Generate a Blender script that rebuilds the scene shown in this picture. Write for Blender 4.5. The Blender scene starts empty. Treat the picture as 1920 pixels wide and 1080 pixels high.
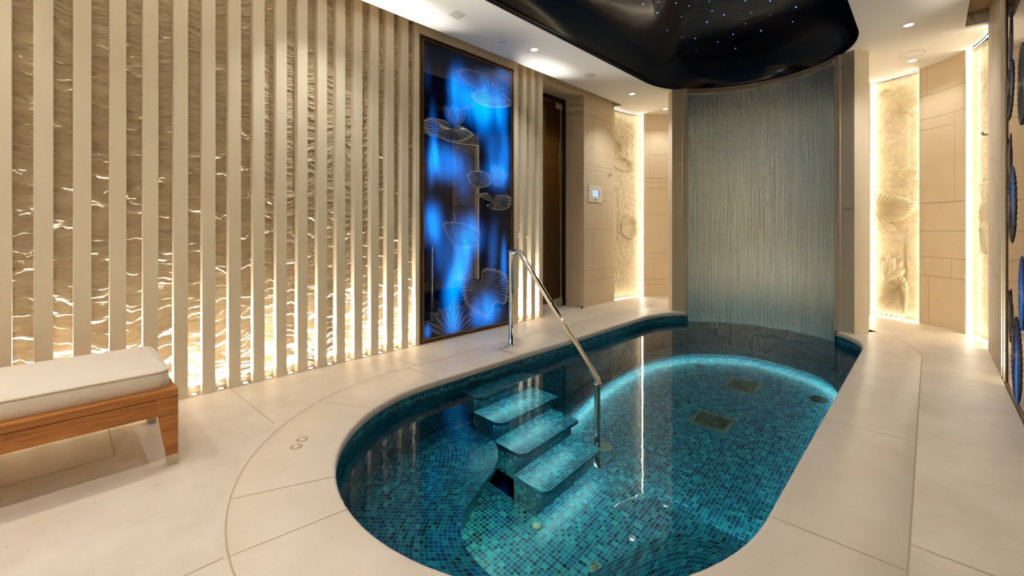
import bpy, bmesh, math, random
from mathutils import Vector, noise
random.seed(7)
SC = bpy.context.scene
COL = SC.collection
PI = math.pi

# ------------------------------------------------------------------ camera, world, exposure
cam = bpy.data.cameras.new('camera'); camo = bpy.data.objects.new('camera', cam); COL.objects.link(camo)
cam.sensor_width = 36; cam.lens = 36 * 821 / 1920; cam.shift_y = -111 / 1920; cam.clip_start = .02
camo.location = (0, 0, 1.12); camo.rotation_euler = (PI / 2, 0, math.atan(784 / 821))
SC.camera = camo
w = bpy.data.worlds.new('world'); SC.world = w; w.use_nodes = True
w.node_tree.nodes['Background'].inputs[0].default_value = (1, .93, .82, 1)
w.node_tree.nodes['Background'].inputs[1].default_value = .0
SC.view_settings.view_transform = 'Standard'; SC.view_settings.look = 'None'
SC.view_settings.gamma = 1; SC.view_settings.use_curve_mapping = False
SC.view_settings.exposure = 0.05
SC.cycles.caustics_refractive = True
SC.cycles.caustics_reflective = False
SC.cycles.sample_clamp_indirect = 6.0
SC.cycles.max_bounces = 9; SC.cycles.diffuse_bounces = 4; SC.cycles.glossy_bounces = 4; SC.cycles.transmission_bounces = 6
SC.cycles.use_adaptive_sampling = True; SC.cycles.adaptive_threshold = .1; SC.cycles.adaptive_min_samples = 12

WARM = (.97, .97, .95); NEUT = (1, .97, .93); STRIP = (1, .92, .77); AQUA = (.86, 1, .84)
DOWN_W = 56.0      # downlight spots
UP_W = 135.0         # groove uplights
LED_W = 14.0       # niche strips
POOL_W = 52.0      # underwater strips

# ------------------------------------------------------------------ materials
def s2l(c):
    return tuple((x / 12.92 if x <= .04045 else ((x + .055) / 1.055) ** 2.4) for x in [v / 255 for v in c]) + (1,)
def newmat(name):
    m = bpy.data.materials.new(name); m.use_nodes = True
    return m, m.node_tree.nodes, m.node_tree.links, m.node_tree.nodes['Principled BSDF']
def stone(name, base, dark, scale=3, rough=.55, bump=.15, fine=60, stretch=(1, 1, 1), pits=0):
    m, N, L, P = newmat(name)
    tc = N.new('ShaderNodeNewGeometry'); mp = N.new('ShaderNodeMapping'); mp.inputs['Scale'].default_value = stretch
    L.new(tc.outputs['Position'], mp.inputs['Vector'])
    n1 = N.new('ShaderNodeTexNoise'); n1.inputs['Scale'].default_value = scale; n1.inputs['Detail'].default_value = 8; n1.inputs['Roughness'].default_value = .62
    n2 = N.new('ShaderNodeTexNoise'); n2.inputs['Scale'].default_value = fine; n2.inputs['Detail'].default_value = 5
    L.new(mp.outputs[0], n1.inputs['Vector']); L.new(mp.outputs[0], n2.inputs['Vector'])
    r = N.new('ShaderNodeValToRGB'); r.color_ramp.elements[0].position = .3; r.color_ramp.elements[1].position = .68
    r.color_ramp.elements[0].color = s2l(dark); r.color_ramp.elements[1].color = s2l(base)
    L.new(n1.outputs['Fac'], r.inputs['Fac'])
    col = r.outputs['Color']
    if pits:
        n3 = N.new('ShaderNodeTexNoise'); n3.inputs['Scale'].default_value = 22; n3.inputs['Detail'].default_value = 3
        L.new(mp.outputs[0], n3.inputs['Vector'])
        rr = N.new('ShaderNodeValToRGB'); rr.color_ramp.elements[0].position = .235; rr.color_ramp.elements[1].position = .265
        L.new(n3.outputs['Fac'], rr.inputs['Fac'])
        mx = N.new('ShaderNodeMix'); mx.data_type = 'RGBA'
        L.new(rr.outputs['Color'], mx.inputs['Factor']); mx.inputs['A'].default_value = s2l([c * .62 for c in dark]); L.new(col, mx.inputs['B'])
        col = mx.outputs['Result']
    L.new(col, P.inputs['Base Color'])
    P.inputs['Roughness'].default_value = rough
    b = N.new('ShaderNodeBump'); b.inputs['Strength'].default_value = bump; b.inputs['Distance'].default_value = .004
    ad = N.new('ShaderNodeMath'); ad.operation = 'ADD'; L.new(n1.outputs['Fac'], ad.inputs[0]); L.new(n2.outputs['Fac'], ad.inputs[1])
    L.new(ad.outputs[0], b.inputs['Height']); L.new(b.outputs['Normal'], P.inputs['Normal'])
    return m
def plain(name, c, rough=.5, metal=0, ior=1.5, coat=0, emit=None, es=0, nscale=0, namp=.1):
    m, N, L, P = newmat(name)
    P.inputs['Base Color'].default_value = s2l(c); P.inputs['Roughness'].default_value = rough
    P.inputs['Metallic'].default_value = metal; P.inputs['IOR'].default_value = ior; P.inputs['Coat Weight'].default_value = coat
    if emit: P.inputs['Emission Color'].default_value = tuple(emit) + (1,); P.inputs['Emission Strength'].default_value = es
    if nscale:
        g = N.new('ShaderNodeNewGeometry'); n = N.new('ShaderNodeTexNoise'); n.inputs['Scale'].default_value = nscale
        L.new(g.outputs['Position'], n.inputs['Vector'])
        b = N.new('ShaderNodeBump'); b.inputs['Strength'].default_value = namp; b.inputs['Distance'].default_value = .003
        L.new(n.outputs['Fac'], b.inputs['Height']); L.new(b.outputs['Normal'], P.inputs['Normal'])
    return m
def emis(name, c, s):
    m, N, L, P = newmat(name); P.inputs['Base Color'].default_value = (.8, .8, .8, 1)
    P.inputs['Emission Color'].default_value = tuple(c) + (1,); P.inputs['Emission Strength'].default_value = s
    return m
def mosaic(name, bright=1.0, pitch=.027):
    m, N, L, P = newmat(name)
    uv = N.new('ShaderNodeUVMap'); uv.uv_map = 'UVMap'
    vm = N.new('ShaderNodeVectorMath'); vm.operation = 'SCALE'; vm.inputs['Scale'].default_value = 1 / pitch
    L.new(uv.outputs[0], vm.inputs[0])
    fl = N.new('ShaderNodeVectorMath'); fl.operation = 'FLOOR'; L.new(vm.outputs[0], fl.inputs[0])
    fr = N.new('ShaderNodeVectorMath'); fr.operation = 'FRACTION'; L.new(vm.outputs[0], fr.inputs[0])
    wn = N.new('ShaderNodeTexWhiteNoise'); wn.noise_dimensions = '2D'; L.new(fl.outputs[0], wn.inputs['Vector'])
    rp = N.new('ShaderNodeValToRGB'); rp.color_ramp.interpolation = 'CONSTANT'
    cols = [(0, (6, 12, 14)), (.010, (74, 56, 18)), (.018, (0, 48, 84)), (.10, (0, 66, 102)), (.28, (0, 90, 124)), (.48, (4, 112, 140)), (.66, (14, 132, 150)), (.80, (44, 156, 164)), (.87, (0, 78, 126)), (.95, (6, 122, 128))]
    el = rp.color_ramp.elements; el[0].position = 0; el[0].color = s2l(cols[0][1]); el[1].position = cols[1][0]; el[1].color = s2l(cols[1][1])
    for p, c in cols[2:]:
        e = el.new(p); e.color = s2l(c)
    L.new(wn.outputs['Value'], rp.inputs['Fac'])
    # grout mask from the distance to the tile edge
    sx = N.new('ShaderNodeSeparateXYZ'); L.new(fr.outputs[0], sx.inputs[0])
    ms = []
    for k in (0, 1):
        a = N.new('ShaderNodeMath'); a.operation = 'SUBTRACT'; L.new(sx.outputs[k], a.inputs[0]); a.inputs[1].default_value = .5
        b = N.new('ShaderNodeMath'); b.operation = 'ABSOLUTE'; L.new(a.outputs[0], b.inputs[0]); ms.append(b)
    mx = N.new('ShaderNodeMath'); mx.operation = 'MAXIMUM'; L.new(ms[0].outputs[0], mx.inputs[0]); L.new(ms[1].outputs[0], mx.inputs[1])
    gt = N.new('ShaderNodeMapRange'); gt.inputs['From Min'].default_value = .445; gt.inputs['From Max'].default_value = .465
    L.new(mx.outputs[0], gt.inputs['Value'])
    mix = N.new('ShaderNodeMix'); mix.data_type = 'RGBA'; L.new(gt.outputs[0], mix.inputs['Factor'])
    L.new(rp.outputs['Color'], mix.inputs['A']); mix.inputs['B'].default_value = s2l((128, 184, 180))
    L.new(mix.outputs['Result'], P.inputs['Base Color'])
    rg = N.new('ShaderNodeMapRange'); rg.inputs['To Min'].default_value = .34; rg.inputs['To Max'].default_value = .7; L.new(gt.outputs[0], rg.inputs['Value'])
    L.new(rg.outputs[0], P.inputs['Roughness'])
    return m

M = {}
M['floor'] = stone('limestone_paving', (226, 215, 200), (204, 190, 171), 2.2, .42, .10, 45, pits=1)
M['coping'] = stone('limestone_coping', (226, 214, 198), (214, 200, 182), 3.0, .4, .08, 60)
M['joint'] = plain('stone_joint', (186, 164, 134), .8)
M['wjoint'] = plain('cladding_joint', (150, 128, 96), .8)
M['slat'] = stone('pale_stone', (232, 220, 194), (226, 212, 185), 2.5, .6, .05, 30)
M['rock'] = stone('split_stone', (214, 197, 168), (188, 167, 136), 7, .5, .9, 40, (1, 1, 3.5))
M['wall'] = stone('sandstone_cladding', (220, 202, 172), (212, 192, 160), 2.0, .6, .05, 40)
M['trav'] = stone('veined_travertine', (204, 188, 162), (180, 163, 136), 5, .5, .25, 30, (1, 1, .4), pits=1)
M['ceil'] = plain('white_plaster', (232, 228, 220), .85)
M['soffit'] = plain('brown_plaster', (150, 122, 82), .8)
M['relief'] = stone('carved_plaster', (228, 214, 182), (206, 190, 156), 16, .7, 1.0, 50)
for _n in M['relief'].node_tree.nodes:
    if _n.type == 'BUMP': _n.inputs['Distance'].default_value = .010
M['lily'] = plain('carved_lily_plaster', (228, 214, 182), .6)
M['dome'] = plain('black_gloss_ceiling', (7, 12, 24), .15, 0, 1.45)
M['star'] = emis('star_blue', (.04, .24, 1), 14)
M['chrome'] = plain('polished_steel', (225, 222, 215), .06, 1)
M['steel'] = plain('brushed_steel', (194, 180, 156), .42, .45)
M['bronze'] = plain('bronze_frame', (122, 94, 58), .35, .8)
M['black'] = plain('dark_gap', (14, 11, 8), .5)
M['teak'] = None
M['canvas'] = plain('cream_canvas', (226, 214, 198), .85, nscale=300, namp=.08)
M['led'] = emis('warm_led', STRIP, LED_W)
M['pled'] = emis('aqua_led', AQUA, POOL_W)
M['stepled'] = emis('step_led', AQUA, POOL_W * .72)
M['sled'] = emis('seat_led', (.85, 1, .62), POOL_W * .8)
M['lens'] = emis('lamp_lens', (1, .93, .82), 12)
M['ulens'] = emis('uplight_lens', (1, .95, .88), 14)
M['mosaic'] = mosaic('glass_mosaic')
M['white'] = plain('white_plastic', (226, 220, 204), .4)
M['paint'] = plain('painted_grille', (196, 196, 188), .7)
M['screen'] = emis('blue_screen', s2l((96, 170, 235))[:3], 1.0)

def teak():
    m, N, L, P = newmat('teak')
    g = N.new('ShaderNodeTexCoord'); mp = N.new('ShaderNodeMapping'); mp.inputs['Scale'].default_value = (40, 1.6, 40)
    L.new(g.outputs['Object'], mp.inputs['Vector'])
    n = N.new('ShaderNodeTexNoise'); n.inputs['Scale'].default_value = 2.2; n.inputs['Detail'].default_value = 7; n.inputs['Distortion'].default_value = .4
    L.new(mp.outputs[0], n.inputs['Vector'])
    r = N.new('ShaderNodeValToRGB'); r.color_ramp.elements[0].position = .32; r.color_ramp.elements[1].position = .7
    r.color_ramp.elements[0].color = s2l((150, 88, 34)); r.color_ramp.elements[1].color = s2l((192, 126, 54))
    L.new(n.outputs['Fac'], r.inputs['Fac']); L.new(r.outputs['Color'], P.inputs['Base Color']); P.inputs['Roughness'].default_value = .42
    return m
M['teak'] = teak()

def water():
    m, N, L, P = newmat('pool_water'); N.remove(P)
    g = N.new('ShaderNodeBsdfRefraction'); g.inputs['IOR'].default_value = 1.333; g.inputs['Roughness'].default_value = 0; g.inputs['Color'].default_value = (.52, .95, 1, 1)
    gl = N.new('ShaderNodeBsdfGlossy'); gl.inputs['Roughness'].default_value = 0; fr = N.new('ShaderNodeFresnel'); fr.inputs['IOR'].default_value = 1.333; ms = N.new('ShaderNodeMixShader')
    geo = N.new('ShaderNodeNewGeometry')
    n = N.new('ShaderNodeTexNoise'); n.inputs['Scale'].default_value = 5; n.inputs['Detail'].default_value = 3
    L.new(geo.outputs['Position'], n.inputs['Vector'])
    b = N.new('ShaderNodeBump'); b.inputs['Strength'].default_value = .05; b.inputs['Distance'].default_value = .01
    L.new(n.outputs['Fac'], b.inputs['Height'])
    for q in (g, gl, fr): L.new(b.outputs['Normal'], q.inputs['Normal'])
    L.new(fr.outputs[0], ms.inputs[0]); L.new(g.outputs[0], ms.inputs[1]); L.new(gl.outputs[0], ms.inputs[2])
    L.new(ms.outputs[0], N['Material Output'].inputs['Surface'])
    return m
M['water'] = water()

def cascade():
    m, N, L, P = newmat('water_sheet')
    uv = N.new('ShaderNodeUVMap'); uv.uv_map = 'UVMap'
    mp = N.new('ShaderNodeMapping'); mp.inputs['Scale'].default_value = (80, .7, 1); L.new(uv.outputs[0], mp.inputs['Vector'])
    n = N.new('ShaderNodeTexNoise'); n.inputs['Scale'].default_value = 1; n.inputs['Detail'].default_value = 4; n.inputs['Distortion'].default_value = .5
    L.new(mp.outputs[0], n.inputs['Vector'])
    mp2 = N.new('ShaderNodeMapping'); mp2.inputs['Scale'].default_value = (30, 26, 1); L.new(uv.outputs[0], mp2.inputs['Vector'])
    n2 = N.new('ShaderNodeTexNoise'); n2.inputs['Scale'].default_value = 1; n2.inputs['Detail'].default_value = 4; L.new(mp2.outputs[0], n2.inputs['Vector'])
    ad = N.new('ShaderNodeMath'); ad.operation = 'MULTIPLY_ADD'; L.new(n2.outputs['Fac'], ad.inputs[0]); ad.inputs[1].default_value = .13; L.new(n.outputs['Fac'], ad.inputs[2])
    b = N.new('ShaderNodeBump'); b.inputs['Strength'].default_value = 1; b.inputs['Distance'].default_value = .010
    L.new(ad.outputs[0], b.inputs['Height']); L.new(b.outputs['Normal'], P.inputs['Normal'])
    P.inputs['Base Color'].default_value = s2l((228, 242, 238)); P.inputs['Metallic'].default_value = .8; P.inputs['Roughness'].default_value = .24
    P.inputs['Coat Weight'].default_value = .6; P.inputs['Coat Roughness'].default_value = .05; P.inputs['Coat IOR'].default_value = 1.33
    L.new(b.outputs['Normal'], P.inputs['Coat Normal'])
    return m
M['cascade'] = cascade()

def glow_glass(name, base, rough, glow, bump=0):
    m, N, L, P = newmat(name)
    P.inputs['Base Color'].default_value = s2l(base); P.inputs['Roughness'].default_value = rough
    P.inputs['IOR'].default_value = 1.55
    at = N.new('ShaderNodeAttribute'); at.attribute_name = 'glow'
    L.new(at.outputs['Color'], P.inputs['Emission Color']); P.inputs['Emission Strength'].default_value = glow
    return m
M['lalique'] = glow_glass('etched_dark_glass', (6, 10, 16), .015, 1.0)
M['etched'] = glow_glass('etched_lily_glass', (92, 96, 100), .3, .8)
def _lines(m, ca=(20, 24, 30), cb=(168, 170, 172), r0=.16):
    N, L = m.node_tree.nodes, m.node_tree.links; P = N['Principled BSDF']; a = N.new('ShaderNodeAttribute'); a.attribute_name = 'line'
    x = N.new('ShaderNodeMix'); x.data_type = 'RGBA'; L.new(a.outputs['Fac'], x.inputs['Factor']); x.inputs['A'].default_value = s2l(ca); x.inputs['B'].default_value = s2l(cb); L.new(x.outputs['Result'], P.inputs['Base Color'])
    r = N.new('ShaderNodeMapRange'); r.inputs['To Min'].default_value = r0; r.inputs['To Max'].default_value = .6; L.new(a.outputs['Fac'], r.inputs['Value']); L.new(r.outputs[0], P.inputs['Roughness'])
_lines(M['etched'])
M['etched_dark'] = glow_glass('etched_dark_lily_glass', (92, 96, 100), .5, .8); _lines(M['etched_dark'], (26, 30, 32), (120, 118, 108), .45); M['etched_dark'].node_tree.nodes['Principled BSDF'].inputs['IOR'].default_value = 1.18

# ------------------------------------------------------------------ mesh builder
class MB:
    def __init__(s): s.ln = {}; s.v = []; s.f = []; s.uv = []; s.mi = []; s.sm = []
    def face(s, pts, uv=None, mi=0, smooth=False):
        i = len(s.v); s.v += [tuple(p) for p in pts]; s.f.append(tuple(range(i, i + len(pts)))); s.uv.append(uv); s.mi.append(mi); s.sm.append(smooth)
    def box(s, x0, y0, z0, x1, y1, z1, mi=0):
        a = [(x0, y0, z0), (x1, y0, z0), (x1, y1, z0), (x0, y1, z0), (x0, y0, z1), (x1, y0, z1), (x1, y1, z1), (x0, y1, z1)]
        for q in ((3, 2, 1, 0), (4, 5, 6, 7), (0, 1, 5, 4), (1, 2, 6, 5), (2, 3, 7, 6), (3, 0, 4, 7)): s.face([a[k] for k in q], mi=mi)
        return s
    def grid(s, P, uv=None, mi=0, smooth=True, closeu=False):
        """P[i][j] points"""
        ni = len(P); nj = len(P[0]); b = len(s.v)
        for r in P: s.v += [tuple(p) for p in r]
        for i in range(ni if closeu else ni - 1):
            for j in range(nj - 1):
                i2 = (i + 1) % ni
                q = [(i, j), (i2, j), (i2, j + 1), (i, j + 1)]
                s.f.append(tuple(b + a * nj + c for a, c in q)); s.mi.append(mi); s.sm.append(smooth)
                s.uv.append([uv[a][c] if not (closeu and i2 == 0 and a == 0) else uv[ni][c] for a, c in q] if uv else None)
        return s
    def tube(s, path, r, n=16, mi=0, caps=True):
        path = [Vector(p) for p in path]; rings = []; up = None
        for i, p in enumerate(path):
            a = (path[i] - path[i - 1]).normalized() if i else None; c = (path[i + 1] - path[i]).normalized() if i < len(path) - 1 else None
            t = ((a or c) + (c or a)).normalized()
            d = a or c
            if up is None: up = Vector((0, 0, 1)) if abs(d.z) < .9 else Vector((0, 1, 0))
            x = d.cross(up).normalized(); y = x.cross(d).normalized()
            ring = []
            for k in range(n):
                o = x * math.cos(2 * PI * k / n) * r + y * math.sin(2 * PI * k / n) * r
                den = d.dot(t)
                o = o - d * (o.dot(t) / den)   # mitre plane
                ring.append(p + o)
            up = y; rings.append(ring)
        s.grid([[rings[i][k % n] for i in range(len(rings))] for k in range(n)], mi=mi, closeu=True)
        if caps: s.face(rings[0], mi=mi); s.face(rings[-1][::-1], mi=mi)
        return s
    def lathe(s, prof, cx, cy, n=32, mi=0, smooth=True):
        s.grid([[(cx + r * math.cos(2 * PI * k / n), cy + r * math.sin(2 * PI * k / n), z) for r, z in prof] for k in range(n)], mi=mi, closeu=True, smooth=smooth)
        return s
    def build(s, name, mat, parent=None, bevel=0, glow=None, subdiv=0, merge=True, bseg=2):
        me = bpy.data.meshes.new(name); me.from_pydata(s.v, [], s.f)
        ul = me.uv_layers.new(name='UVMap')
        for p, uv, mi, sm in zip(me.polygons, s.uv, s.mi, s.sm):
            p.material_index = mi; p.use_smooth = sm
            if uv is None:
                n = p.normal; ax = max(range(3), key=lambda k: abs(n[k])); o = [(1, 2), (0, 2), (0, 1)][ax]
                for li in p.loop_indices:
                    c = me.vertices[me.loops[li].vertex_index].co; ul.data[li].uv = (c[o[0]], c[o[1]])
            else:
                for li, t in zip(p.loop_indices, uv): ul.data[li].uv = t
        for m in (mat if isinstance(mat, (list, tuple)) else [mat]): me.materials.append(m)
        if merge and not s.ln:
            b = bmesh.new(); b.from_mesh(me); bmesh.ops.remove_doubles(b, verts=b.verts, dist=1e-5)
            b.to_mesh(me); b.free()
        if s.ln:
            at = me.attributes.new('line', 'FLOAT', 'POINT')
            for i, v in enumerate(me.vertices): at.data[i].value = s.ln.get(i, 0)
        if glow:
            at = me.color_attributes.new('glow', 'FLOAT_COLOR', 'POINT')
            for i, v in enumerate(me.vertices): at.data[i].color = glow(v.co)
        o = bpy.data.objects.new(name, me); COL.objects.link(o)
        if parent: o.parent = parent
        if bevel:
            md = o.modifiers.new('bevel', 'BEVEL'); md.width = bevel; md.segments = bseg; md.limit_method = 'ANGLE'; md.angle_limit = .6
        if subdiv:
            md = o.modifiers.new('subdivision', 'SUBSURF'); md.levels = subdiv; md.render_levels = subdiv
        return o
def localise(o, loc):
    """move origin of a mesh to loc"""
    for v in o.data.vertices: v.co -= Vector(loc)
    o.location = loc
def tag(o, label, cat, group=None, kind=None):
    if label: o['label'] = label
    if cat: o['category'] = cat
    if group: o['group'] = group
    if kind: o['kind'] = kind
    return o
def thing(name, label, cat, loc=(0, 0, 0), group=None):
    o = bpy.data.objects.new(name, None); COL.objects.link(o); o.location = loc; o.empty_display_size = .1
    return tag(o, label, cat, group)
def struct(o, label=None):
    o['kind'] = 'structure'
    if label: o['label'] = label
    return o
def plate(outer, holes, z, mb=None, mi=0, flip=False):
    """flat polygon with holes, triangulated into mb"""
    b = bmesh.new()
    def loop(pts):
        vs = [b.verts.new((x, y, 0)) for x, y in pts]
        for i in range(len(vs)): b.edges.new((vs[i - 1], vs[i]))
    loop(outer)
    for h in holes: loop(h)
    bmesh.ops.triangle_fill(b, use_beauty=True, use_dissolve=False, edges=b.edges[:])
    mb = mb or MB()
    for f in b.faces:
        pts = [(v.co.x, v.co.y, z) for v in f.verts]
        nz = (Vector(pts[1]) - Vector(pts[0])).cross(Vector(pts[2]) - Vector(pts[0])).z
        if (nz < 0) != flip: pts = pts[::-1]
        mb.face(pts, [(p[0], p[1]) for p in pts], mi)
    b.free(); return mb
def copy_tree(o, parent=None):
    c = o.copy(); COL.objects.link(c)
    if parent: c.parent = parent
    for ch in list(o.children): copy_tree(ch, c)
    return c
def spot(name, loc, target, energy, color, angle, blend=.6, radius=.03, parent=None):
    l = bpy.data.lights.new(name, 'SPOT'); l.energy = energy; l.color = color; l.spot_size = math.radians(angle); l.spot_blend = blend; l.shadow_soft_size = radius
    l.cycles.is_caustics_light = name == 'bulb' and loc[2] > 1
    o = bpy.data.objects.new(name, l); COL.objects.link(o); o.location = loc
    o.rotation_euler = (Vector(target) - Vector(loc)).to_track_quat('-Z', 'Y').to_euler()
    if parent: o.parent = parent; o.location = Vector(loc) - Vector(parent.location)
    return o

# ------------------------------------------------------------------ dimensions
XL, XR = -3.555, .388            # faces of the side walls
CZ = 3.02                        # ceiling
PX, PY0, PY1, PR = -1.551, 1.9, 5.2, 1.089   # pool stadium
WZ = -.125                       # water level
YB = -2.6                        # wall behind the camera
def stad(off=0, cx=PX, y0=PY0, y1=PY1, r=PR, n=40):
    """closed outline, counter-clockwise from the right side; returns points"""
    R = r + off; P = []
    m = 20
    for k in range(m): P.append((cx + R, y0 + (y1 - y0) * k / m))
    for k in range(n): a = PI * k / n; P.append((cx + R * math.cos(a), y1 + R * math.sin(a)))
    for k in range(m): P.append((cx - R, y1 + (y0 - y1) * k / m))
    for k in range(n): a = PI + PI * k / n; P.append((cx + R * math.cos(a), y0 + R * math.sin(a)))
    return P
def arclen(P, closed=True):
    s = [0]
    for i in range(1, len(P) + (1 if closed else 0)): s.append(s[-1] + math.dist(P[i - 1], P[i % len(P)]))
    return s
def catmull(p, n=8):
    out = []; Q = [p[0]] + list(p) + [p[-1]]
    for i in range(1, len(Q) - 2):
        for k in range(n):
            t = k / n; a, b, c, d = Q[i - 1], Q[i], Q[i + 1], Q[i + 2]
            out.append(tuple(.5 * ((2 * b[j]) + (-a[j] + c[j]) * t + (2 * a[j] - 5 * b[j] + 4 * c[j] - d[j]) * t * t + (-a[j] + 3 * b[j] - 3 * c[j] + d[j]) * t ** 3) for j in (0, 1)))
    out.append(tuple(p[-1])); return out
# curved end wall plan
_R = [(.391, 5.96), (.380, 6.3), (.285, 6.66), (.12, 6.92), (-.097, 7.1), (-.33, 7.22), (-.56, 7.30), (-1.0, 7.40), (-1.583, 7.44)]
CU = catmull([(-3.166 - x, y) for x, y in _R] + _R[-2::-1])
CS = arclen(CU, False)
def cpt(s, off=0, z=0):
    """point on the end wall at arc length s; off > 0 goes into the wall"""
    s = max(0, min(CS[-1], s)); i = 1
    while i < len(CS) - 1 and CS[i] < s: i += 1
    t = (s - CS[i - 1]) / (CS[i] - CS[i - 1]); a, b = CU[i - 1], CU[i]
    def nrm(k):
        k0, k1 = max(0, k - 1), min(len(CU) - 1, k + 1); dx, dy = CU[k1][0] - CU[k0][0], CU[k1][1] - CU[k0][1]; l = math.hypot(dx, dy); return (-dy / l, dx / l)
    n0, n1 = nrm(i - 1), nrm(i)
    return (a[0] + (b[0] - a[0]) * t + off * (n0[0] + (n1[0] - n0[0]) * t), a[1] + (b[1] - a[1]) * t + off * (n0[1] + (n1[1] - n0[1]) * t), z)

# ------------------------------------------------------------------ floor and coping
outer = [(-3.63, YB), (XR, YB), (XR, 5.9), (.45, 6.3)] + [cpt(s, .12)[:2] for s in [CS[-1] * (1 - k / 40) for k in range(1, 40)]] + [(-3.62, 5.9), (-3.62, 5.2), (-4.9, 5.2), (-4.9, 4.29), (-3.63, 4.29)]
fl = plate(outer, [stad(.4095)], 0)
_a, _b = stad(.4065), stad(.4125)
for _i in range(len(_a)): fl.face([(*_a[_i - 1], .0006), (*_b[_i - 1], .0006), (*_b[_i], .0006), (*_a[_i], .0006)], mi=1)
def line(mb, a, b, w=.006, z=.0006, mi=1):
    a = Vector((a[0], a[1], z)); b = Vector((b[0], b[1], z)); d = (b - a).normalized(); n = Vector((-d.y, d.x, 0)) * w / 2
    mb.face([a - n, b - n, b + n, a + n], mi=mi)
for a, b in [((-3.555, .855), (-2.72, .878)), ((-2.914, .209), (-2.90, -2.6)), ((-3.555, .215), (-2.914, .209)), ((-1.74, .40), (-1.745, -2.6)),
             ((-.043, 4.64), (XR, 4.65)), ((-.05, 2.10), (XR, 2.09)), ((-3.555, 3.30), (-3.05, 3.30)), ((-3.555, 4.29), (-3.05, 5.05)), ((-3.4, 5.2), (-3.05, 5.05)),
             ((-1.1, .40), (-1.1, -2.6)), ((-3.555, 2.05), (-3.05, 2.05)), ((-.05, -.3), (XR, -.3)), ((-.3, 6.0), (.0, 6.75)), ((-2.95, 5.9), (-3.1, 6.7))]:
    line(fl, a, b)
struct(fl.build('floor', [M['floor'], M['joint']]), 'pale limestone paving around the pool')

def sweep(prof, P, closed=True, i0=0, i1=None, mi=0, uvk=1):
    """prof: list of (off, z); stadium rings by offset"""
    mb = MB(); rings = [stad(o) for o, z in prof]
    n = len(rings[0]); S = arclen(stad(0)); idx = list(range(n + 1)) if i1 is None else list(range(i0, i1 + 1))
    pl = [0]
    for k in range(1, len(prof)): pl.append(pl[-1] + math.dist(prof[k - 1], prof[k]))
    G = [[(rings[k][i % n][0], rings[k][i % n][1], prof[k][1]) for k in range(len(prof))] for i in idx]
    U = [[(S[i] if i <= n else S[i - n] + S[-1], pl[k]) for k in range(len(prof))] for i in idx]
    mb.grid(G, U, mi=mi); return mb
NST = 120
# indices: 0-19 right side, 20-59 far half circle, 60-79 left side, 80-119 near half circle
ang = lambda d: 20 + d / 180 * 40
I0, I1 = round(ang(139.5)), round(ang(40.5)) + NST
cprof = [(.41, -.06), (.41, -.001), (.409, 0), (.02, 0), (.010, -.002), (.004, -.007), (.0006, -.016), (0, -.03), (.0006, -.044), (.004, -.052), (.012, -.056), (.10, -.056)]
cp = sweep(cprof, None, i0=I0, i1=I1)
# joints of the coping slabs: thin lines over the top and down the nose
def cjoint(mb, x, y):
    if PY0 < y < PY1: n = (1 if x > PX else -1, 0); c = (PX, y)
    else:
        c = (PX, PY0 if y <= PY0 else PY1); l = math.hypot(x - c[0], y - c[1]); n = ((x - c[0]) / l, (y - c[1]) / l)
    t = (-n[1], n[0]); w = .0022
    pr = [(.41, .0007), (.02, .0007), (.009, -.0013), (.003, -.0065), (-.0004, -.016), (-.0008, -.03), (-.0004, -.044), (.0035, -.0525)]
    for (o0, z0), (o1, z1) in zip(pr, pr[1:]):
        q = []
        for o, z, sg in ((o0, z0, -1), (o0, z0, 1), (o1, z1, 1), (o1, z1, -1)):
            r = PR + o; q.append((c[0] + n[0] * r + t[0] * w * sg, c[1] + n[1] * r + t[1] * w * sg, z))
        mb.face(q, mi=1)
for x, y in [(-2.555, 1.356), (-2.748, 1.974), (-2.84, 3.06), (-2.84, 4.45), (-2.6, 5.6), (-1.95, .878), (-1.734, .4), (-1.1, .84), (-.46, 1.93), (-.46, 3.13), (-.43, 4.02), (-.46, 5.2), (-.75, .95), (-.55, 5.62)]: cjoint(cp, x, y)
o = struct(cp.build('trim_1', [M['coping'], M['joint']]), 'rounded limestone coping around the pool edge')

# ------------------------------------------------------------------ pool
pool = thing('swimming_pool', 'curved swimming pool lined with teal and blue mosaic, steps and a seat inside', 'pool', (PX, 3.5, -1.6))
def P_(mb, name, mat, **k):
    o = mb.build(name, mat, **k); o.cycles.is_caustics_receiver = True; o.parent = pool; o.location = -Vector(pool.location); return o
PFZ, WFZ = -1.36, -1.56
wl = sweep([(.034, -.05), (.034, PFZ)], None)
P_(wl, 'pool_wall', M['mosaic'])
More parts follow.
